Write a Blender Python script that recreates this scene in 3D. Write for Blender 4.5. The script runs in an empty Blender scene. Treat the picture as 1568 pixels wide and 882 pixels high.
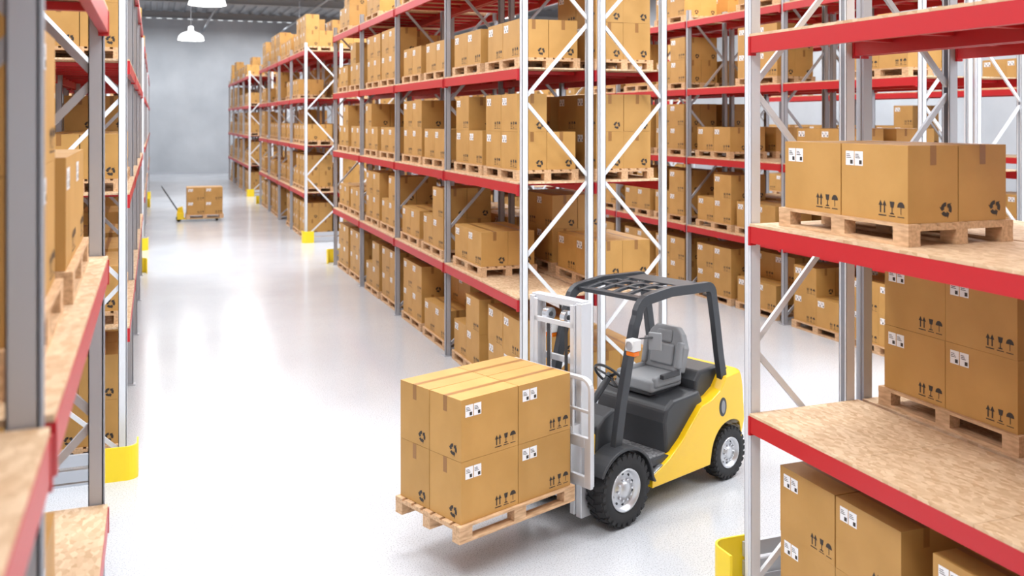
import bpy, math, random
from mathutils import Vector, Matrix
random.seed(7)
R = math.radians
scene = bpy.context.scene

# ------------------------------------------------------------------ materials
def new_mat(name, col, rough=0.5, metal=0.0, **kw):
    m = bpy.data.materials.new(name); m.use_nodes = True
    b = m.node_tree.nodes["Principled BSDF"]
    b.inputs["Base Color"].default_value = (*col, 1)
    b.inputs["Roughness"].default_value = rough
    b.inputs["Metallic"].default_value = metal
    if kw.get("emit"):
        b.inputs["Emission Color"].default_value = (*kw.get("ecol", col), 1)
        b.inputs["Emission Strength"].default_value = kw["emit"]
    if kw.get("coat"):
        b.inputs["Coat Weight"].default_value = kw["coat"]
        b.inputs["Coat Roughness"].default_value = 0.1
    return m

def noise_mix(m, c1, c2, scale, detail=4, stretch=(1, 1, 1), lo=0.35, hi=0.65, bump=0.0, kind="noise", rnd=0.0, coords="Object"):
    nt = m.node_tree; N = nt.nodes; L = nt.links
    b = N["Principled BSDF"]
    tc = N.new("ShaderNodeTexCoord"); mp = N.new("ShaderNodeMapping")
    mp.inputs["Scale"].default_value = stretch
    L.new(tc.outputs[coords], mp.inputs["Vector"])
    if kind == "noise":
        t = N.new("ShaderNodeTexNoise"); t.inputs["Detail"].default_value = detail
        out = t.outputs["Fac"]
    else:
        t = N.new("ShaderNodeTexVoronoi"); out = t.outputs["Color"]
    t.inputs["Scale"].default_value = scale
    L.new(mp.outputs[0], t.inputs["Vector"])
    r = N.new("ShaderNodeValToRGB")
    r.color_ramp.elements[0].position = lo; r.color_ramp.elements[0].color = (*c1, 1)
    r.color_ramp.elements[1].position = hi; r.color_ramp.elements[1].color = (*c2, 1)
    L.new(out, r.inputs["Fac"])
    src = r.outputs["Color"]
    if rnd:
        oi = N.new("ShaderNodeObjectInfo"); mr = N.new("ShaderNodeMapRange")
        mr.inputs["To Min"].default_value = 1 - rnd; mr.inputs["To Max"].default_value = 1 + rnd
        L.new(oi.outputs["Random"], mr.inputs["Value"])
        h = N.new("ShaderNodeHueSaturation")
        L.new(mr.outputs[0], h.inputs["Value"]); L.new(src, h.inputs["Color"]); src = h.outputs["Color"]
    L.new(src, b.inputs["Base Color"])
    if bump:
        bp = N.new("ShaderNodeBump"); bp.inputs["Strength"].default_value = bump; bp.inputs["Distance"].default_value = 0.01
        L.new(out if kind == "noise" else t.outputs["Distance"], bp.inputs["Height"]); L.new(bp.outputs[0], b.inputs["Normal"])
    return m

CARD = noise_mix(new_mat("cardboard", (.5, .3, .1), .55), (.475, .255, .066), (.53, .29, .082), 3, rnd=.06)
TAPE = new_mat("box_tape", (.31, .14, .035), .35)
LABEL = new_mat("label_paper", (.86, .86, .88), .5)
INK = new_mat("printed_ink", (.035, .025, .02), .6)
WOOD = noise_mix(new_mat("pallet_wood", (.6, .4, .25), .7), (.48, .29, .155), (.74, .49, .29), 9, stretch=(1, 5, 5), lo=.3, hi=.7)
OSB = noise_mix(new_mat("osb_board", (.7, .5, .35), .6), (.54, .345, .19), (.76, .57, .38), 38, kind="vor", stretch=(1, .5, 1), lo=0.1, hi=.9)
RED = new_mat("red_paint", (.50, .012, .018), .38)
GREY = new_mat("rack_grey_steel", (.44, .45, .49), .38, .25)
GREY_LIT = new_mat("rack_grey_steel_lit", (.72, .74, .78), .38, .1)  # same rack steel with light put into the colour, for brightly lit end frames
GYEL = new_mat("guard_yellow", (.90, .66, .015), .4)
GRAIL = new_mat("guard_rail_grey", (.5, .53, .58), .4, .3)
YEL = new_mat("forklift_yellow", (.90, .55, .004), .28, coat=.5)
DARK = new_mat("dark_plastic", (.035, .037, .042), .42)
DARK2 = new_mat("dark_metal_frame", (.045, .048, .055), .35, .2)
RUB = new_mat("tyre_rubber", (.018, .018, .02), .7)
RIM = new_mat("rim_silver", (.62, .63, .66), .3, .7)
MAST = new_mat("mast_white_metal", (.70, .71, .74), .28, .4)
SEAT = new_mat("seat_grey", (.27, .28, .295), .5)
CHROME = new_mat("chrome", (.75, .75, .77), .15, 1)
TREADP = noise_mix(new_mat("tread_plate", (.35, .36, .38), .35, .6), (.2, .2, .21), (.5, .5, .52), 40, kind="vor", lo=.2, hi=.8)
ORANGE = new_mat("orange_lens", (.90, .20, .01), .25)
LENS = new_mat("clear_lens", (.8, .8, .8), .15)
LAMPW = new_mat("lamp_white", (.9, .9, .9), .35, emit=.7, ecol=(1, 1, 1))
LAMPE = new_mat("lamp_bulb", (1, 1, 1), .5, emit=25, ecol=(1, .99, .97))
CABLE = new_mat("cable_grey", (.2, .2, .22), .5)
JYEL = new_mat("jack_yellow", (.85, .6, .01), .35)
WALLM = noise_mix(new_mat("concrete_wall", (.5, .52, .55), .8), (.40, .43, .47), (.58, .61, .65), .3, detail=8, bump=.1, lo=.3, hi=.7)
CEIL = noise_mix(new_mat("ceiling_steel", (.4, .42, .45), .5, .2), (.26, .28, .31), (.34, .36, .39), .6)
BEAMC = new_mat("roof_beam_grey", (.30, .32, .35), .5, .2)

def floor_mat():
    m = new_mat("polished_floor", (.75, .76, .78), .2)
    nt = m.node_tree; N = nt.nodes; L = nt.links; b = N["Principled BSDF"]
    tc = N.new("ShaderNodeTexCoord")
    n1 = N.new("ShaderNodeTexNoise"); n1.inputs["Scale"].default_value = 80; n1.inputs["Detail"].default_value = 3
    L.new(tc.outputs["Object"], n1.inputs["Vector"])
    r1 = N.new("ShaderNodeValToRGB")
    r1.color_ramp.elements[0].position = .35; r1.color_ramp.elements[0].color = (.37, .385, .41, 1)
    r1.color_ramp.elements[1].position = .48; r1.color_ramp.elements[1].color = (.60, .62, .655, 1)
    L.new(n1.outputs["Fac"], r1.inputs["Fac"])
    n2 = N.new("ShaderNodeTexNoise"); n2.inputs["Scale"].default_value = .5; n2.inputs["Detail"].default_value = 5
    L.new(tc.outputs["Object"], n2.inputs["Vector"])
    r2 = N.new("ShaderNodeValToRGB")
    r2.color_ramp.elements[0].position = .3; r2.color_ramp.elements[0].color = (.92, .92, .93, 1)
    r2.color_ramp.elements[1].position = .7; r2.color_ramp.elements[1].color = (1, 1, 1, 1)
    L.new(n2.outputs["Fac"], r2.inputs["Fac"])
    mx = N.new("ShaderNodeMix"); mx.data_type = 'RGBA'; mx.blend_type = 'MULTIPLY'; mx.inputs["Factor"].default_value = 1
    L.new(r1.outputs[0], mx.inputs["A"]); L.new(r2.outputs[0], mx.inputs["B"])
    L.new(mx.outputs["Result"], b.inputs["Base Color"])
    mr = N.new("ShaderNodeMapRange"); mr.inputs["To Min"].default_value = .12; mr.inputs["To Max"].default_value = .22
    L.new(n2.outputs["Fac"], mr.inputs["Value"]); L.new(mr.outputs[0], b.inputs["Roughness"])
    b.inputs["Specular IOR Level"].default_value = .55
    return m
FLOORM = floor_mat()

# ------------------------------------------------------------------ mesh builder
class MB:
    def __init__(s): s.v = []; s.f = []; s.mi = []; s.mats = []; s.T = None; s.sm = []
    def m(s, mat):
        if mat not in s.mats: s.mats.append(mat)
        return s.mats.index(mat)
    def add(s, vs, fs, mat, smooth=False):
        o = len(s.v)
        if s.T is not None: vs = [s.T @ Vector(v) for v in vs]
        s.v += [tuple(v) for v in vs]; i = s.m(mat)
        for f in fs: s.f.append(tuple(o + k for k in f)); s.mi.append(i); s.sm.append(smooth)
    def box(s, c, d, mat, M=None):
        x, y, z = d[0] / 2, d[1] / 2, d[2] / 2
        vs = [Vector((a, b, e)) for a in (-x, x) for b in (-y, y) for e in (-z, z)]
        if M is not None: vs = [M @ v for v in vs]
        c = Vector(c); vs = [v + c for v in vs]
        s.add(vs, [(0, 1, 3, 2), (4, 6, 7, 5), (0, 4, 5, 1), (2, 3, 7, 6), (0, 2, 6, 4), (1, 5, 7, 3)], mat)
    def bx(s, x0, x1, y0, y1, z0, z1, mat): s.box(((x0 + x1) / 2, (y0 + y1) / 2, (z0 + z1) / 2), (x1 - x0, y1 - y0, z1 - z0), mat)
    def bar(s, p, q, w, h, mat, up=(0, 0, 1)):
        p = Vector(p); q = Vector(q); d = (q - p); L = d.length; d.normalize()
        up = Vector(up)
        if abs(d.dot(up)) > .98: up = Vector((1, 0, 0))
        a = d.cross(up).normalized(); b = a.cross(d)
        s.box((p + q) / 2, (L, w, h), mat, Matrix((d, a, b)).transposed())
    def cyl(s, p, q, r, mat, n=16, r2=None, smooth=True):
        p = Vector(p); q = Vector(q); d = (q - p).normalized(); r2 = r if r2 is None else r2
        up = Vector((0, 0, 1)) if abs(d.z) < .9 else Vector((1, 0, 0))
        a = d.cross(up).normalized(); b = a.cross(d)
        vs = []
        for c, rr in ((p, r), (q, r2)):
            for i in range(n):
                t = 2 * math.pi * i / n; vs.append(c + a * math.cos(t) * rr + b * math.sin(t) * rr)
        s.add(vs, [(i, (i + 1) % n, n + (i + 1) % n, n + i) for i in range(n)], mat, smooth)
        s.add(vs, [tuple(range(n))[::-1], tuple(range(n, 2 * n))], mat)
    def prism(s, pts, y0, y1, mat, axis='y'):
        n = len(pts)
        if axis == 'y': vs = [(p[0], y0, p[1]) for p in pts] + [(p[0], y1, p[1]) for p in pts]
        elif axis == 'x': vs = [(y0, p[0], p[1]) for p in pts] + [(y1, p[0], p[1]) for p in pts]
        else: vs = [(p[0], p[1], y0) for p in pts] + [(p[0], p[1], y1) for p in pts]
        s.add(vs, [(i, (i + 1) % n, n + (i + 1) % n, n + i) for i in range(n)] + [tuple(range(n))[::-1], tuple(range(n, 2 * n))], mat)
    def lathe(s, prof, c, axis, mat, n=40, smooth=True):
        c = Vector(c); d = Vector(axis).normalized()
        up = Vector((0, 0, 1)) if abs(d.z) < .9 else Vector((1, 0, 0))
        a = d.cross(up).normalized(); b = a.cross(d); vs = []
        for t, r in prof:
            for i in range(n):
                w = 2 * math.pi * i / n; vs.append(c + d * t + a * math.cos(w) * r + b * math.sin(w) * r)
        fs = []
        for k in range(len(prof) - 1):
            for i in range(n): fs.append((k * n + i, k * n + (i + 1) % n, (k + 1) * n + (i + 1) % n, (k + 1) * n + i))
        s.add(vs, fs, mat, smooth)
    def tube(s, pts, w, h, mat, side=(0, 1, 0), rnd=False, n=10):
        pts = [Vector(p) for p in pts]; side = Vector(side); rings = []
        for i, p in enumerate(pts):
            d = (pts[min(i + 1, len(pts) - 1)] - pts[max(i - 1, 0)]).normalized()
            a = (side - d * side.dot(d)).normalized(); b = d.cross(a)
            if rnd: rings.append([p + a * math.cos(2 * math.pi * k / n) * w / 2 + b * math.sin(2 * math.pi * k / n) * h / 2 for k in range(n)])
            else: rings.append([p + a * w / 2 * u + b * h / 2 * v for u, v in ((-1, -1), (1, -1), (1, 1), (-1, 1))])
        m = len(rings[0]); vs = [v for r in rings for v in r]; fs = []
        for k in range(len(rings) - 1):
            for i in range(m): fs.append((k * m + i, k * m + (i + 1) % m, (k + 1) * m + (i + 1) % m, (k + 1) * m + i))
        fs += [tuple(range(m))[::-1], tuple(range((len(rings) - 1) * m, len(rings) * m))]
        s.add(vs, fs, mat, rnd)
    def mesh(s, name):
        me = bpy.data.meshes.new(name); me.from_pydata(s.v, [], s.f)
        for m in s.mats: me.materials.append(m)
        me.polygons.foreach_set("material_index", s.mi)
        me.polygons.foreach_set("use_smooth", s.sm)
        me.update(); return me
    def obj(s, name, parent=None, loc=(0, 0, 0), rz=0, bevel=0, seg=2, fix=True, subsurf=0):
        me = s.mesh(name)
        if fix:
            import bmesh
            bm = bmesh.new(); bm.from_mesh(me); bmesh.ops.recalc_face_normals(bm, faces=bm.faces); bm.to_mesh(me); bm.free()
        return mkobj(name, me, parent, loc, rz, bevel, seg, subsurf)

def mkobj(name, me, parent=None, loc=(0, 0, 0), rz=0, bevel=0, seg=2, subsurf=0):
    o = bpy.data.objects.new(name, me); scene.collection.objects.link(o)
    o.location = loc; o.rotation_euler = (0, 0, rz)
    if parent: o.parent = parent
    if bevel:
        b = o.modifiers.new("bevel", 'BEVEL'); b.width = bevel; b.segments = seg; b.limit_method = 'ANGLE'; b.angle_limit = R(40)
        b.harden_normals = False
    if subsurf:
        b = o.modifiers.new("sub", 'SUBSURF'); b.levels = subsurf; b.render_levels = subsurf
    return o
def empty(name, loc=(0, 0, 0), rz=0):
    e = bpy.data.objects.new(name, None); scene.collection.objects.link(e); e.location = loc; e.rotation_euler = (0, 0, rz); return e

# ------------------------------------------------------------------ cardboard boxes
BL, BW, BH = .635, .418, .508
Z = Vector((0, 0, 1))
def decal_poly(mb, O, u, v, n, pts, mat, off=.0015):
    vs = [O + u * p[0] + v * p[1] + n * off for p in pts]
    mb.add(vs, [tuple(range(len(vs)))], mat)
def rect(x0, y0, x1, y1): return [(x0, y0), (x1, y0), (x1, y1), (x0, y1)]
def arrow(x, y, h): return [[(x - h * .07, y), (x + h * .07, y), (x + h * .07, y + h * .6), (x - h * .07, y + h * .6)], [(x - h * .22, y + h * .58), (x + h * .22, y + h * .58), (x, y + h)]]
def add_carton(mb, cx, cy, z0, yaw=0, detail=True, L=BL, W=BW, H=BH):
    M = Matrix.Rotation(yaw, 3, 'Z'); C = Vector((cx, cy, z0))
    mb.box(C + Vector((0, 0, H / 2)), (L, W, H), CARD, M)
    top = C + Vector((0, 0, H))
    decal_poly(mb, top, M @ Vector((1, 0, 0)), M @ Vector((0, 1, 0)), Z, rect(-L / 2, -.026, L / 2, .026), TAPE, .001)
    for nrm, w, l in ((Vector((0, -1, 0)), L, W), (Vector((0, 1, 0)), L, W), (Vector((-1, 0, 0)), W, L), (Vector((1, 0, 0)), W, L)):
        n = M @ nrm; u = (-n).cross(Z); O = C + n * l / 2 - u * w / 2
        if w == W:
            decal_poly(mb, O, u, Z, n, rect(w / 2 - .026, H - .13, w / 2 + .026, H), TAPE, .001)
            cxx, cyy, r = w * .76, .085, .048
            for k in range(3):
                a0 = R(90 + 120 * k); a1 = a0 + R(72); ns = 5
                outer = [(cxx + r * math.cos(a0 + (a1 - a0) * i / ns), cyy + r * math.sin(a0 + (a1 - a0) * i / ns)) for i in range(ns + 1)]
                inner = [(cxx + r * .45 * math.cos(a0 + (a1 - a0) * i / ns), cyy + r * .45 * math.sin(a0 + (a1 - a0) * i / ns)) for i in range(ns + 1)]
                for i in range(ns): decal_poly(mb, O, u, Z, n, [outer[i], outer[i + 1], inner[i + 1], inner[i]], INK)
                am = a1 + R(34)
                decal_poly(mb, O, u, Z, n, [(cxx + r * 1.3 * math.cos(a1), cyy + r * 1.3 * math.sin(a1)), (cxx + r * .78 * math.cos(am), cyy + r * .78 * math.sin(am)), (cxx + r * .25 * math.cos(a1), cyy + r * .25 * math.sin(a1))], INK)
        else:
            for x0 in (.045, .135):
                decal_poly(mb, O, u, Z, n, rect(x0, H - .15, x0 + .082, H - .05), LABEL, .0012)
                if detail:
                    for i in range(3): decal_poly(mb, O, u, Z, n, rect(x0 + .008, H - .075 - i * .012, x0 + .04 + .008 * i, H - .070 - i * .012), INK, .002)
                    decal_poly(mb, O, u, Z, n, rect(x0 + .045, H - .14, x0 + .072, H - .112), INK, .002)
            bx = w - .265; by = .035
            for p in arrow(bx + .018, by + .02, .085) + arrow(bx + .055, by + .02, .085): decal_poly(mb, O, u, Z, n, p, INK)
            decal_poly(mb, O, u, Z, n, rect(bx, by, bx + .073, by + .008), INK)
            gx = bx + .125
            for p in ([(gx - .022, by + .1), (gx - .014, by + .06), (gx + .014, by + .06), (gx + .022, by + .1)], rect(gx - .004, by + .02, gx + .004, by + .062), rect(gx - .018, by + .016, gx + .018, by + .024)):
                decal_poly(mb, O, u, Z, n, p, INK)
            decal_poly(mb, O, u, Z, n, rect(gx - .03, by, gx + .03, by + .006), INK)
            ux = bx + .205
            decal_poly(mb, O, u, Z, n, [(ux + .034 * math.cos(R(a)), by + .065 + .038 * math.sin(R(a))) for a in range(0, 181, 30)], INK)
            decal_poly(mb, O, u, Z, n, rect(ux - .003, by + .02, ux + .003, by + .066), INK)
            decal_poly(mb, O, u, Z, n, rect(ux - .03, by, ux + .03, by + .006), INK)

PL, PW, PH = 1.35, .90, .145
def add_pallet(mb, z0=0):
    for i in range(7):
        w = .10; y = -PW / 2 + w / 2 + i * (PW - w) / 6
        mb.box((0, y, z0 + .133), (PL, w, .022), WOOD)
    for x in (-PL / 2 + .07, 0, PL / 2 - .07):
        mb.box((x, 0, z0 + .111), (.14, PW, .022), WOOD)
        for y in (-PW / 2 + .05, 0, PW / 2 - .05):
            mb.box((x, y, z0 + .061), (.138, .098, .078), WOOD)
    for y in (-PW / 2 + .05, 0, PW / 2 - .05): mb.box((0, y, z0 + .011), (PL, .1, .022), WOOD)

POS4 = [(-.321, -.212), (.321, -.212), (-.321, .212), (.321, .212)]
def make_load(name, layers):
    mb = MB(); add_pallet(mb)
    for li, lay in enumerate(layers):
        for k in lay:
            x, y = POS4[k]
            add_carton(mb, x + random.uniform(-.004, .004), y + random.uniform(-.002, .002), PH + li * (BH + .002), random.uniform(-.006, .006))
    return mb.mesh(name)
A4 = [0, 1, 2, 3]
LOADS = {
    'f1': make_load("load_one_layer", [A4]),
    'f2': make_load("load_two_layers", [A4, A4]),
    'p3': make_load("load_partial_a", [A4, [1, 2, 3]]),
    'p2': make_load("load_partial_b", [A4, [2, 3]]),
    'p1': make_load("load_partial_c", [A4, [0, 2]]),
}

# ------------------------------------------------------------------ racks
DEP = .93; S = 1.5; BAY = 3.4; TOP = 6.25
def frame_mesh(name, mat):
    mb = MB()
    for x, sgn in ((0, 1), (DEP, -1)):
        hx, hy = .042, .046
        mb.bx(x - hx, x + hx, -hy, -hy + .006, 0, TOP, mat)
        mb.bx(x - hx, x + hx, hy - .006, hy, 0, TOP, mat)
        ox = x - sgn * hx
        mb.bx(min(ox, ox + sgn * .008), max(ox, ox + sgn * .008), -hy, hy, 0, TOP, mat)
        mb.bx(min(ox, ox - sgn * .006), max(ox, ox - sgn * .006), -.014, .014, 0, TOP, mat)
        ix = x + sgn * hx
        for ys in (-hy, hy - .022): mb.bx(min(ix, ix - sgn * .006), max(ix, ix - sgn * .006), ys, ys + .022, 0, TOP, mat)
        mb.bx(x - .075, x + .075, -.075, .075, 0, .012, mat)
    zs = [.12, 1.0, 2.03, 3.06, 4.10, 5.14, 6.15]
    for i in range(6):
        a = (.03 if i % 2 == 0 else DEP - .03, 0, zs[i] + .04); b = (DEP - .03 if i % 2 == 0 else .03, 0, zs[i + 1] - .04)
        mb.bar(a, b, .03, .045, mat)
    mb.bar((0.03, 0, .10), (DEP - .03, 0, .10), .03, .045, mat)
    return mb.mesh(name)
FR_G = frame_mesh("rack_frame_grey", GREY); FR_LIT = frame_mesh("rack_frame_grey_lit", GREY_LIT)
def level_mesh(name):
    mb = MB()
    for x in (-.045, DEP + .045):
        mb.bx(x - .025, x + .025, .05, BAY - .05, -.13, 0, RED)
        for y in (.06, BAY - .06): mb.bx(x - .03, x + .03, y - .012, y + .03 if y < 1 else y + .012, -.15, .0, RED)
    for y in (.5, 1.1, 1.7, 2.3, 2.9): mb.bx(0, DEP, y - .03, y + .03, -.05, -.005, RED)
    n = 3
    for i in range(n):
        y0 = .055 + i * (BAY - .11) / n; y1 = .055 + (i + 1) * (BAY - .11) / n - .004
        mb.bx(-.068, DEP + .068, y0, y1, 0.001, .022, OSB)
    return mb.mesh(name)
LEV = level_mesh("rack_level_beams_and_deck")

GROUPS = {'near': (-.4, 2), 'mid': (11.4, 4), 'far': (30.2, 4), 'end': (49.0, 4)}
OVR = {}
def ov(row, g, side, lev, bay, s0, s1): OVR[(row, g, side, lev, bay, 0)] = s0; OVR[(row, g, side, lev, bay, 1)] = s1
ov('M', 'near', 0, 0, 1, 'f2', 'f2'); ov('M', 'near', 0, 1, 1, None, None); ov('M', 'near', 0, 2, 1, None, 'f1'); ov('M', 'near', 0, 3, 1, None, None)
ov('M', 'near', 1, 0, 1, 'f2', 'f1'); ov('M', 'near', 1, 1, 1, 'f2', 'f2'); ov('M', 'near', 1, 2, 1, None, None); ov('M', 'near', 1, 3, 1, 'f1', None)
for sd in (0, 1):
    ov('M', 'near', sd, 4, 1, None, None)
ov('M', 'mid', 0, 0, 0, 'f2', 'p1'); ov('M', 'mid', 0, 1, 0, None, 'f1'); ov('M', 'mid', 0, 2, 0, 'p2', 'p1'); ov('M', 'mid', 0, 3, 0, 'f1', 'f1')
ov('M', 'mid', 1, 0, 0, 'f1', 'f1'); ov('M', 'mid', 1, 1, 0, 'f1', 'f2'); ov('M', 'mid', 1, 2, 0, 'f2', 'f2'); ov('M', 'mid', 1, 3, 0, 'f2', 'f1')
ov('M', 'mid', 0, 1, 1, 'p1', 'f1'); ov('M', 'mid', 0, 2, 1, 'f1', 'f2'); ov('M', 'mid', 0, 3, 1, 'f1', 'f1')
ov('L', 'near', 0, 0, 1, None, None); ov('L', 'near', 0, 1, 1, 'f1', None); ov('L', 'near', 0, 2, 1, 'f2', 'f1'); ov('L', 'near', 0, 3, 1, None, None)
ov('L', 'near', 1, 0, 1, None, None); ov('L', 'near', 1, 1, 1, None, None); ov('L', 'near', 1, 2, 1, 'f1', 'f1')
ov('L', 'near', 0, 2, 0, None, None); ov('L', 'near', 0, 1, 0, None, None); ov('L', 'near', 0, 3, 0, None, None)
for b in (0, 1):
    ov('Q', 'mid', 0, 2, b, None, None); ov('Q', 'mid', 0, 3, b, 'f1' if b else None, None)
    ov('R', 'mid', 1, 2, b, None, 'f1'); ov('R', 'mid', 1, 3, b, None, 'f1')
ov('R', 'mid', 0, 2, 0, None, 'f1'); ov('R', 'mid', 0, 3, 0, 'f1', None)
SHIFT = {('M', 'near', 0, 2, 1, 1): (.05, 0), ('M', 'near', 0, 0, 1, 1): (.03, .03), ('M', 'near', 1, 1, 1, 1): (-.05, .05)}

def rack(row, g, side, xf, direction, ends):
    y0, nb = GROUPS[g]
    if row == 'L' and g == 'near': y0 -= .12
    e = empty("pallet_rack", (xf, y0, 0))
    for i in range(nb + 1):
        me = FR_LIT if (i == 0) else FR_G  # end frames take the lightened steel, painted as if lit
        if row == 'M' and g == 'near' and i == nb and side == 0: me = FR_LIT
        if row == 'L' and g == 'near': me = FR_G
        o = mkobj("upright_frame", me, e, (0, i * BAY, 0))
        if direction < 0: o.rotation_euler = (0, 0, math.pi)
    for b in range(nb):
        for lv in range(5):
            z = lv * S
            if lv:
                o = mkobj("shelf_level", LEV, e, (0 if direction > 0 else -DEP, b * BAY, z))
            for s in (0, 1):
                key = (row, g, side, lv, b, s)
                r = random.random()
                if key in OVR: k = OVR[key]
                else:
                    k = None if r < .15 else random.choice(['f1', 'f1', 'f1', 'f1', 'f2', 'p3', 'p2', 'p1'])
                    if lv == 0 and k == 'f1': k = 'f2'
                    if lv == 4 and r < .3: k = None
                    if row == 'Q' and r < .5: k = None
                if k is None: continue
                sh = SHIFT.get(key, (random.uniform(-.02, .02), random.uniform(-.05, .05)))
                cx = direction * DEP / 2 + sh[0]
                cy = b * BAY + (.93 if s == 0 else 2.47) + sh[1]
                mkobj("loaded_pallet", LOADS[k], e, (cx, cy, z + (.023 if lv else .001)), random.choice([1, -1]) * math.pi / 2 + random.uniform(-.012, .012))
    return e

ROWS = [('L', 0, -.33, -1), ('L', 1, -2.37, 1), ('M', 0, 4.47, 1), ('M', 1, 6.51, -1),
        ('R', 0, 11.05, 1), ('R', 1, 13.09, -1), ('Q', 0, 17.6, 1)]
for row, side, xf, d in ROWS:
    for g in GROUPS:
        if row in 'RQ' and g == 'near': continue
        if row == 'L' and side == 1 and g == 'end': continue
        rack(row, g, side, xf, d, None)

def guard_mesh():
    mb = MB()
    W = 2.04 + .34
    for sx in (-1, 1):
        xc = sx * W / 2
        path = [(xc, .30)] + [(xc - sx * .12 + sx * .12 * math.cos(a), .12 - .12 * math.sin(a)) for a in [R(t) for t in range(0, 91, 15)]] + [(xc - sx * .34, 0)]
        vs = []
        for (x, y) in path: vs += [(x, y, 0.0), (x, y, .36)]
        n = len(path); cx, cy = xc - sx * .5, .5
        for (x, y) in path:
            d = Vector((cx - x, cy - y)).normalized() * .02
            vs += [(x + d.x, y + d.y, 0.0), (x + d.x, y + d.y, .36)]
        fs = []
        for i in range(n - 1):
            fs += [(2 * i, 2 * i + 2, 2 * i + 3, 2 * i + 1), (2 * n + 2 * i, 2 * n + 2 * i + 1, 2 * n + 2 * i + 3, 2 * n + 2 * i + 2),
                   (2 * i + 1, 2 * i + 3, 2 * n + 2 * i + 3, 2 * n + 2 * i + 1)]
        fs += [(0, 1, 2 * n + 1, 2 * n), (2 * n - 2, 2 * n - 1, 4 * n - 1, 4 * n - 2)]
        mb.add(vs, fs, GYEL)
    for z in (.04, .2): mb.bx(-W / 2 + .3, W / 2 - .3, .03, .07, z, z + .12, GRAIL)
    mb.bx(-W / 2 + .3, W / 2 - .3, .02, .14, 0, .02, GRAIL)
    return mb
gm = guard_mesh(); gme = gm.mesh("rack_end_guard")
for xc in (-1.35, 5.49, 12.07):
    for g, (y0, nb) in GROUPS.items():
        if xc > 10 and g == 'near': continue
        if g != 'near': mkobj("rack_end_guard", gme, None, (xc, y0 - .52, 0))
        off = .36 if (g == 'near' and 5 < xc < 6) else .52
        if g != 'end': mkobj("rack_end_guard", gme, None, (xc, y0 + nb * BAY + off, 0), math.pi)

# ------------------------------------------------------------------ room
X0, X1, Y0, Y1, ZC = -9, 25, -8, 70, 10.8
mb = MB(); mb.bx(X0, X1, Y0, Y1, -.2, 0, FLOORM); mb.obj("floor")
mb = MB(); mb.bx(X0, X1, Y1, Y1 + .3, 0, ZC, WALLM); mb.obj("wall_back")
mb = MB(); mb.bx(X0 - .3, X0, Y0, Y1 + .3, 0, ZC, WALLM); mb.obj("wall_left")
mb = MB(); mb.bx(X1, X1 + .3, Y0, Y1 + .3, 0, ZC, WALLM); mb.obj("wall_right")
mb = MB()
pts = []; x = X0
while x < X1:
    pts += [(x, ZC), (x + .28, ZC), (x + .34, ZC + .1), (x + .62, ZC + .1)]; x += .68
vs = [(p[0], Y0, p[1]) for p in pts] + [(p[0], Y1 + .3, p[1]) for p in pts]; n = len(pts)
mb.add(vs, [(i, i + 1, n + i + 1, n + i) for i in range(n - 1)], CEIL)
mb.obj("ceiling", fix=False)
mb = MB()
for y in range(2, 70, 9):
    mb.bx(X0, X1, y - .15, y + .15, ZC - .06, ZC - .02, BEAMC); mb.bx(X0, X1, y - .02, y + .02, ZC - .4, ZC - .06, BEAMC); mb.bx(X0, X1, y - .15, y + .15, ZC - .44, ZC - .4, BEAMC)
mb.obj("roof_beams")
mb = MB()
for x in (-4.5, 3.2, 8.4, 15.0, 20): mb.cyl((x, Y0, ZC - .8), (x, Y1, ZC - .8), .06, BEAMC, 8)
mb.obj("ceiling_pipes")
mb = MB(); mb.bx(X0, X1, Y1 - .03, Y1, 0, .15, GRAIL); mb.obj("baseboard_back")

def lamp_mesh():
    mb = MB()
    k = 1.25
    mb.lathe([(0, .50 * k), (.02, .50 * k), (.16 * k, .46 * k), (.27 * k, .34 * k), (.33 * k, .18 * k), (.36 * k, .11 * k), (.52 * k, .10 * k), (.56 * k, .05 * k), (.57 * k, .0)], (0, 0, 0), (0, 0, 1), LAMPW, 28)
    mb.lathe([(.03, .0), (.03, .47 * k)], (0, 0, 0), (0, 0, 1), LAMPE, 28)
    mb.cyl((0, 0, .65), (0, 0, 2.6), .02, CABLE, 6)
    return mb.mesh("pendant_lamp")
lme = lamp_mesh()
for x in (1.7, 7.0, 12.3, 17.6):
    for y in (3, 18.5, 34, 49.5):
        mkobj("pendant_lamp", lme, None, (x, y, 7.75))

def area(name, x, y, z, sx, sy, w, col=(.97, .985, 1)):
    l = bpy.data.lights.new(name, 'AREA'); l.shape = 'RECTANGLE'; l.size = sx; l.size_y = sy; l.energy = w; l.color = col
    o = bpy.data.objects.new(name, l); scene.collection.objects.link(o); o.location = (x, y, z); return o
for y, w in ((8.9, 2400), (27.6, 3000), (46.4, 2200), (66, 1100)): area("ceiling_fill_strip", 8, y, 10.15, 30, 1.6, w)  # added fill strips brightening the cross aisles and back wall, no real fixtures
for x in (-.9, 5.2, 11.5, 17.8):
    for y, ln in ((2, 5), (18, 5), (37, 5), (57, 15)): area("ceiling_light_panel", x, y, 10.15, 1.8 if ln > 5 else 1.4, ln, 560)
area("ceiling_light_panel", -5.5, 20, 10.15, 1.2, 20, 900)

w = bpy.data.worlds.new("world"); scene.world = w; w.use_nodes = True
w.node_tree.nodes["Background"].inputs[0].default_value = (.94, .97, 1, 1)
w.node_tree.nodes["Background"].inputs[1].default_value = 1.2

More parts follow.
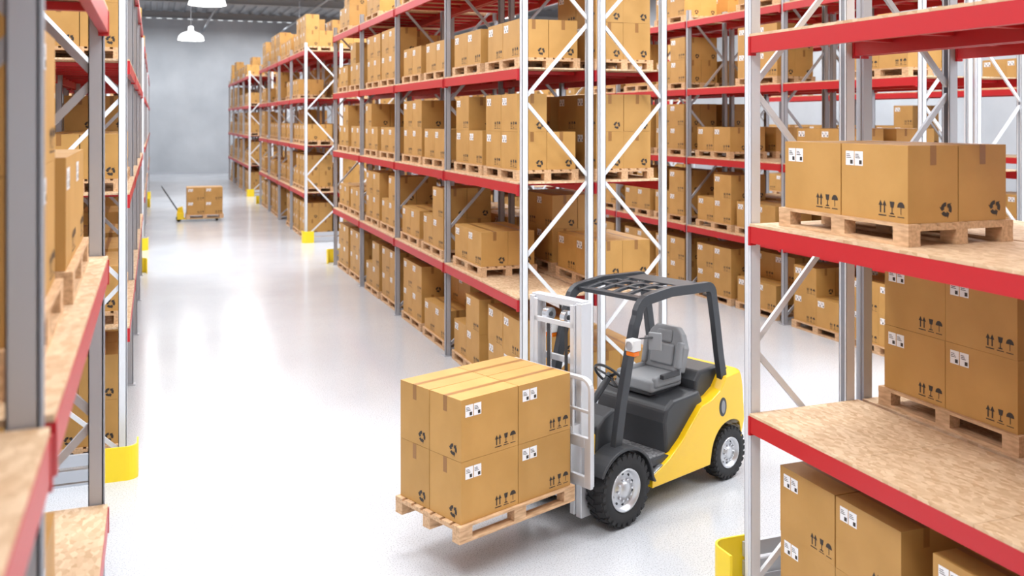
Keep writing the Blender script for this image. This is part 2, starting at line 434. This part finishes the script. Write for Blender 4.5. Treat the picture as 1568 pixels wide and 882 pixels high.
# ------------------------------------------------------------------ forklift
FK = (3.95, 8.50); FA = math.pi + R(21.5)
fk = empty("forklift", (FK[0], FK[1], 0), FA)
def wheel(name, c, Rr, w, outer):
    mb = MB(); h = w / 2
    mb.lathe([(-h * .8, Rr * .56), (-h, Rr * .66), (-h, Rr * .86), (-h * .85, Rr * .955), (-h * .6, Rr * .975), (h * .6, Rr * .975), (h * .85, Rr * .955), (h, Rr * .86), (h, Rr * .66), (h * .8, Rr * .56)], c, (0, 1, 0), RUB, 48)
    n = 26
    for i in range(n):
        for s in (-1, 1):
            a = 2 * math.pi * (i + (.5 if s > 0 else 0)) / n
            M = Matrix.Rotation(a, 3, 'Y') @ Matrix.Rotation(R(20) * s, 3, 'Z')
            p = Vector(c) + Matrix.Rotation(a, 3, 'Y') @ Vector((0, s * h * .48, Rr * .975))
            mb.box(p, (Rr * .14, h * .86, Rr * .05), RUB, M)
            q = Vector(c) + Matrix.Rotation(a, 3, 'Y') @ Vector((0, s * h * .94, Rr * .90))
            mb.box(q, (Rr * .13, h * .14, Rr * .12), RUB, Matrix.Rotation(a, 3, 'Y'))
    s = 1 if outer else -1
    mb.lathe([(s * h * .82, Rr * .585), (s * h * .98, Rr * .58), (s * h * .98, Rr * .54), (s * h * .60, Rr * .50), (s * h * .45, Rr * .42), (s * h * .62, Rr * .33), (s * h * .72, Rr * .24), (s * h * .80, Rr * .22), (s * h * .95, Rr * .18), (s * h * .98, .0)], c, (0, 1, 0), RIM, 40)
    mb.lathe([(-s * h * .82, Rr * .585), (-s * h * .3, Rr * .5), (-s * h * .3, 0)], c, (0, 1, 0), RIM, 24)
    for i in range(10):
        a = 2 * math.pi * i / 10
        p = Vector(c) + Vector((math.cos(a) * Rr * .285, s * h * .66, math.sin(a) * Rr * .285))
        mb.cyl(p, p + Vector((0, s * .022, 0)), Rr * .035, CHROME, 6, smooth=False)
        a += math.pi / 10
        p = Vector(c) + Vector((math.cos(a) * Rr * .41, s * h * .42, math.sin(a) * Rr * .41))
        mb.cyl(p, p + Vector((0, s * h * .10, 0)), Rr * .04, DARK2, 10)
    return mb.obj(name, fk)
FR, RR = .345, .28
wheel("front_wheel_left", (0, .475, FR + .004), FR, .21, True); wheel("front_wheel_right", (0, -.475, FR + .004), FR, .21, False)
wheel("rear_wheel_left", (-1.735, .44, RR + .003), RR, .18, True); wheel("rear_wheel_right", (-1.735, -.44, RR + .003), RR, .18, False)

prof = [(-.44, .24), (-.44, .36), (-.58, .41), (-.72, .47), (-.92, .60), (-1.10, .76), (-1.24, .88), (-1.42, .93), (-1.56, 1.00), (-1.66, 1.12), (-1.95, 1.14), (-2.06, 1.10), (-2.12, .96), (-2.15, .60), (-2.10, .46)]
arch = [(-1.735 - .335 * math.cos(R(a)), .30 + .335 * math.sin(R(a))) for a in range(8, 173, 12)]
prof = prof + [(-2.08, .36)] + arch + [(-1.38, .24)]
mb = MB(); n = len(prof)
ys = [-.53, -.44, -.30, .30, .44, .53]
vs = []
for y in ys:
    for (x, z) in prof:
        xx = x
        if x < -1.9: xx = x + (.16 if abs(y) > .5 else (.04 if abs(y) > .4 else 0)) * min(1, (-1.9 - x) / .2)
        zz = z - (.02 if abs(y) > .5 and z > .9 else 0)
        vs.append((xx, y, zz))
fs = []
for k in range(len(ys) - 1):
    for i in range(n): fs.append((k * n + i, k * n + (i + 1) % n, (k + 1) * n + (i + 1) % n, (k + 1) * n + i))
fs += [tuple(range(n))[::-1], tuple(range((len(ys) - 1) * n, len(ys) * n))]
mb.add(vs, fs, YEL)
mb.obj("yellow_body", fk, bevel=.018, seg=3)
mb = MB()
mb.bx(-2.0, .1, -.30, .30, .16, .45, DARK)
mb.cyl((0, -.42, FR), (0, .42, FR), .09, DARK, 14); mb.cyl((-1.735, -.40, RR), (-1.735, .40, RR), .07, DARK, 14)
mb.bx(-.45, -.1, -.50, .50, .36, .46, DARK)
mb.obj("underbody", fk)
mb = MB()
for s in (-1, 1):
    yy = s * .532
    pts = [(-1.60 + .065 * math.cos(R(a)), .80 + .10 * math.sin(R(a))) for a in range(0, 360, 15)]
    mb.prism(pts, min(yy, yy - s * .03), max(yy, yy - s * .03), DARK2)
    pts = [(-1.60 + .035 * math.cos(R(a)), .80 + .07 * math.sin(R(a))) for a in range(0, 360, 15)]
    mb.prism(pts, min(yy, yy + s * .006), max(yy, yy + s * .006), SEAT)
mb.obj("side_vents", fk)

mb = MB()
mb.prism([(-.74, .46), (-.70, .80), (-.74, .93), (-.86, 1.0), (-1.30, 1.02), (-1.36, .90), (-1.30, .70), (-1.1, .46)], -.46, .46, DARK)
mb.obj("engine_hood", fk, bevel=.04, seg=3)
mb = MB()
mb.prism([(-1.28, .9), (-1.30, 1.10), (-1.38, 1.19), (-1.70, 1.20), (-1.92, 1.13), (-1.92, .9)], -.40, .40, DARK)
mb.obj("rear_cover", fk, bevel=.035, seg=3)
mb = MB(); mb.bx(-.74, .0, -.44, .44, .46, .50, TREADP)
for s in (-1, 1):
    mb.bar((-.45, s * .485, .372), (-.60, s * .485, .432), .085, .012, TREADP)
    mb.bx(-.74, -.42, s * .46 - .03, s * .46 + .03, .43, .485, DARK)
mb.obj("floor_plate", fk, bevel=.004)
mb = MB()
mb.prism([(-.06, .46), (-.14, .95), (-.10, 1.06), (.06, 1.0), (.17, .92), (.19, .46)], -.36, .36, DARK)
mb.obj("front_cowl", fk, bevel=.03, seg=3)
mb = MB(); mb.bx(.0, .205, -.335, .335, .60, .86, YEL); mb.bx(-.05, .19, -.34, .34, .36, .60, YEL); mb.obj("front_panel", fk, bevel=.012)
mb = MB()
for s in (-1, 1):
    outer = [(.405 * math.cos(R(a)), FR + .405 * math.sin(R(a))) for a in range(30, 176, 8)] + [(-.44, FR - .02)]
    inner = [(-.41, FR - .02)] + [(.375 * math.cos(R(a)), FR + .375 * math.sin(R(a))) for a in range(174, 29, -8)]
    mb.prism(outer + inner, min(s * .36, s * .585), max(s * .36, s * .585), DARK)
mb.obj("front_fenders", fk, bevel=.008)

def gpath(y):
    P = [(.02, y, .72), (-.05, y, 1.1), (-.15, y, 1.5), (-.25, y, 1.85)]
    for a in range(0, 91, 18): P.append((-.25 - .04 - .17 + .17 * math.cos(R(a)) , y, 1.93 + .15 * math.sin(R(a))))
    P += [(-.8, y, 2.11), (-1.33, y, 2.09)]
    for a in range(90, -1, -18): P.append((-1.40 - .10 * math.cos(R(a)) , y, 1.99 + .10 * math.sin(R(a))))
    P += [(-1.56, y, 1.70), (-1.62, y, 1.35), (-1.68, y, 1.08)]
    return P
mb = MB()
for y in (-.46, .46): mb.tube(gpath(y), .065, .10, DARK2)
mb.bar((-.44, -.46, 2.07), (-.44, .46, 2.07), .10, .04, DARK2)
mb.bar((-1.40, -.46, 2.09), (-1.40, .46, 2.09), .10, .04, DARK2)
mb.bar((-.95, -.44, 2.10), (-.95, .44, 2.10), .08, .03, DARK2)
for i in range(5):
    y = -.36 + i * .18
    mb.tube([(-.44, y, 2.075), (-.6, y, 2.10), (-.8, y, 2.115), (-.95, y, 2.105)], .045, .03, DARK2)
mb.bar((-.70, -.44, 2.105), (-.70, .44, 2.105), .05, .025, DARK2)
for i in range(4):
    y = -.30 + i * .20
    mb.bar((-.95, y, 2.105), (-1.4, y, 2.095), .03, .03, DARK2)
mb.bx(-1.36, -1.06, -.36, .36, 2.118, 2.128, DARK)
mb.obj("overhead_guard", fk, bevel=.014, seg=3)

mb = MB()
mb.box((-1.02, 0, 1.10), (.50, .50, .13), SEAT)
for s in (-1, 1): mb.box((-1.02, s * .24, 1.14), (.44, .07, .12), SEAT)
mb.obj("seat_cushion", fk, bevel=.045, seg=4)
mb = MB()
mb.prism([(-.25, 1.16), (.25, 1.16), (.27, 1.42), (.21, 1.56), (.14, 1.63), (-.14, 1.63), (-.21, 1.56), (-.27, 1.42)], -.05, .05, SEAT, axis='x')
mb.box((.055, 0, 1.33), (.05, .30, .22), SEAT); mb.box((.055, 0, 1.52), (.04, .20, .13), SEAT)
for s in (-1, 1): mb.box((.05, s * .225, 1.34), (.09, .06, .28), SEAT)
o = mb.obj("seat_back", fk, bevel=.03, seg=3)
o.location = (-1.03, 0, .02); o.rotation_euler = (0, R(-12), 0)
mb = MB(); mb.box((-1.02, 0, 1.03), (.46, .42, .06), DARK); mb.box((-1.0, .30, 1.2), (.28, .05, .05), DARK); mb.obj("seat_base", fk, bevel=.01)

mb = MB()
mb.cyl((-.10, 0, .98), (-.38, 0, 1.22), .035, DARK, 14)
c = Vector((-.40, 0, 1.24)); ax = Vector((-.76, 0, .65)).normalized(); a = Vector((0, 1, 0)); b = ax.cross(a)
ring = [c + a * math.cos(t) * .17 + b * math.sin(t) * .17 for t in [2 * math.pi * i / 32 for i in range(33)]]
mb.tube(ring, .028, .028, DARK, side=ax, rnd=True)
for t in (R(90), R(210), R(330)): mb.bar(c, c + (a * math.cos(t) + b * math.sin(t)) * .165, .03, .012, DARK, up=ax)
mb.cyl(c - ax * .02, c + ax * .02, .04, DARK, 14)
for y in (-.16, -.22, -.28):
    mb.cyl((-.12, y, 1.02), (-.22, y, 1.20), .008, CHROME, 8); mb.cyl((-.22, y, 1.19), (-.235, y, 1.22), .018, DARK, 10)
mb.obj("steering_and_levers", fk)

mb = MB()
for s in (-1, 1):
    mb.bx(-.18, -.07, s * .55 - .055, s * .55 + .055, 1.64, 1.75, LENS)
    mb.cyl((-.075, s * .55, 1.695), (-.062, s * .55, 1.695), .042, CHROME, 20)
    mb.bx(-.16, -.08, s * .55 - .05, s * .55 + .05, 1.595, 1.637, ORANGE)
    mb.bar((-.19, s * .46, 1.66), (-.13, s * .56, 1.66), .03, .03, DARK)
    mb.bar((-.25, s * .48, 1.72), (-.36, s * .60, 1.74), .015, .015, DARK)
    mb.box((-.38, s * .61, 1.70), (.03, .13, .17), SEAT, Matrix.Rotation(R(20) * s, 3, 'Z'))
mb.obj("headlights_and_mirrors", fk, bevel=.012)

mb = MB()
for s in (-1, 1):
    mb.bx(.32, .46, min(s * .335, s * .352), max(s * .335, s * .352), .12, 2.12, MAST)
    for x in (.32, .445): mb.bx(x, x + .015, min(s * .28, s * .34), max(s * .28, s * .34), .12, 2.12, MAST)
    mb.bx(.36, .48, min(s * .262, s * .276), max(s * .262, s * .276), .14, 2.10, MAST)
    for x in (.36, .467): mb.bx(x, x + .013, min(s * .22, s * .275), max(s * .22, s * .275), .14, 2.10, MAST)
    mb.cyl((.36, s * .17, .25), (.36, s * .17, 1.35), .035, MAST, 16); mb.cyl((.36, s * .17, 1.35), (.36, s * .17, 2.0), .02, CHROME, 12)
    mb.bx(.42, .432, s * .12 - .02, s * .12 + .02, .6, 1.98, DARK2)
    mb.cyl((.42, s * .12 - .03, 1.96), (.42, s * .12 + .03, 1.96), .065, CHROME, 20)
    mb.cyl((.42, s * .12 - .035, 1.96), (.42, s * .12 + .035, 1.96), .025, DARK2, 12)
for z, h in ((2.07, .07), (1.5, .06), (.18, .12)): mb.bx(.33 if z < 2 else .34, .36 if z < 2 else .44, -.34, .34, z, z + h, MAST)
mb.bx(.46, .48, -.27, .27, 1.88, 1.93, MAST)
for s in (-1, 1):
    mb.cyl((-.15, s * .29, .56), (.32, s * .29, .75), .03, CHROME, 12)
o = mb.obj("mast", fk, bevel=.004, seg=1); o.location = (-.08, 0, 0)
mb = MB()
for z in (.48, .84): mb.bx(.485, .525, -.50, .50, z, z + .10, MAST)
for y in (-.3, .3): mb.bx(.40, .525, y - .03, y + .03, .46, 1.0, MAST)
P = [(.505, -.565, .50)] + [(.505, -.565, 1.34)]
for a in range(180, 89, -15): P.append((.505, -.465 + .10 * math.cos(R(a)), 1.37 + .10 * math.sin(R(a))))
for a in range(90, -1, -15): P.append((.505, .465 + .10 * math.cos(R(a)), 1.37 + .10 * math.sin(R(a))))
P += [(.505, .565, 1.34), (.505, .565, .50)]
mb.tube(P, .05, .035, MAST, side=(1, 0, 0))
for y in (-.33, -.11, .11, .33): mb.bar((.505, y, .94), (.505, y, 1.47), .03, .025, MAST)
mb.bx(.49, .52, -.56, .56, 1.16, 1.19, MAST)
for s in (-1, 1): mb.bx(.485, .525, s * .535 - .04, s * .535 + .04, .48, .94, MAST)
o = mb.obj("carriage_and_backrest", fk, bevel=.004, seg=1); o.location = (-.03, 0, 0)
mb = MB()
HZ = .38
for y in (-.22, .22):
    mb.bx(.50, .54, y - .055, y + .055, HZ + .028, .93, DARK2)
    mb.prism([(.50, HZ + .028), (1.78, HZ + .045), (1.78, HZ + .055), (.54, HZ + .075), (.50, HZ + .075)], y - .055, y + .055, DARK2)
mb.obj("forks", fk)

def wpos(x, y):
    h = Vector((math.cos(FA), math.sin(FA))); l = Vector((-h.y, h.x)); return Vector(FK) + h * x + l * y
pc = wpos(1.26, .02)
ld = empty("pallet_of_cardboard_boxes", (pc.x, pc.y, HZ), R(21.5) + math.pi)
mb = MB(); add_pallet(mb); mb.obj("wooden_pallet", ld, bevel=.003, seg=1)
for li in range(2):
    for (x, y) in POS4:
        mb = MB(); add_carton(mb, 0, 0, 0)
        mb.obj("cardboard_box", ld, (x, y, PH + .001 + li * (BH + .003)), random.uniform(-.006, .006), fix=False)

pj = empty("pallet_jack", (1.78, 37.8, 0))
mb = MB()
for y in (-.22, .22): mb.bx(-.75, .62, y - .08, y + .08, .08, .11, JYEL); mb.cyl((.45, y - .04, .045), (.45, y + .04, .045), .045, RUB, 12)
mb.bx(-.98, -.74, -.28, .28, .08, .32, JYEL); mb.prism([(-1.0, .2), (-.74, .2), (-.78, .55), (-.95, .5)], -.12, .12, JYEL)
for y in (-.07, .07): mb.cyl((-.92, y - .03, .10), (-.92, y + .03, .10), .10, RUB, 16)
mb.cyl((-.92, 0, .35), (-1.45, 0, 1.2), .025, DARK, 10)
mb.tube([(-1.42, 0, 1.15), (-1.46, -.14, 1.22), (-1.52, -.14, 1.32), (-1.54, 0, 1.34), (-1.52, .14, 1.32), (-1.46, .14, 1.22), (-1.42, 0, 1.15)], .03, .03, DARK, rnd=True)
mb.obj("pallet_jack_body", pj, bevel=.008)
mkobj("loaded_pallet", LOADS['f2'], pj, (.0, 0, .112), 0)

# ------------------------------------------------------------------ camera
cam = bpy.data.cameras.new("camera"); co = bpy.data.objects.new("camera", cam); scene.collection.objects.link(co)
co.location = (0, 0, 3.85); co.rotation_euler = (R(90), 0, -math.atan(559 / 1480))
cam.sensor_width = 36; cam.lens = 36 * 1480 / 1600; cam.shift_y = -(450 - 185.7) / 1600
cam.clip_end = 300
cam.dof.use_dof = True; cam.dof.focus_distance = 8.9; cam.dof.aperture_fstop = 1.6
scene.camera = co
scene.view_settings.view_transform = 'Standard'
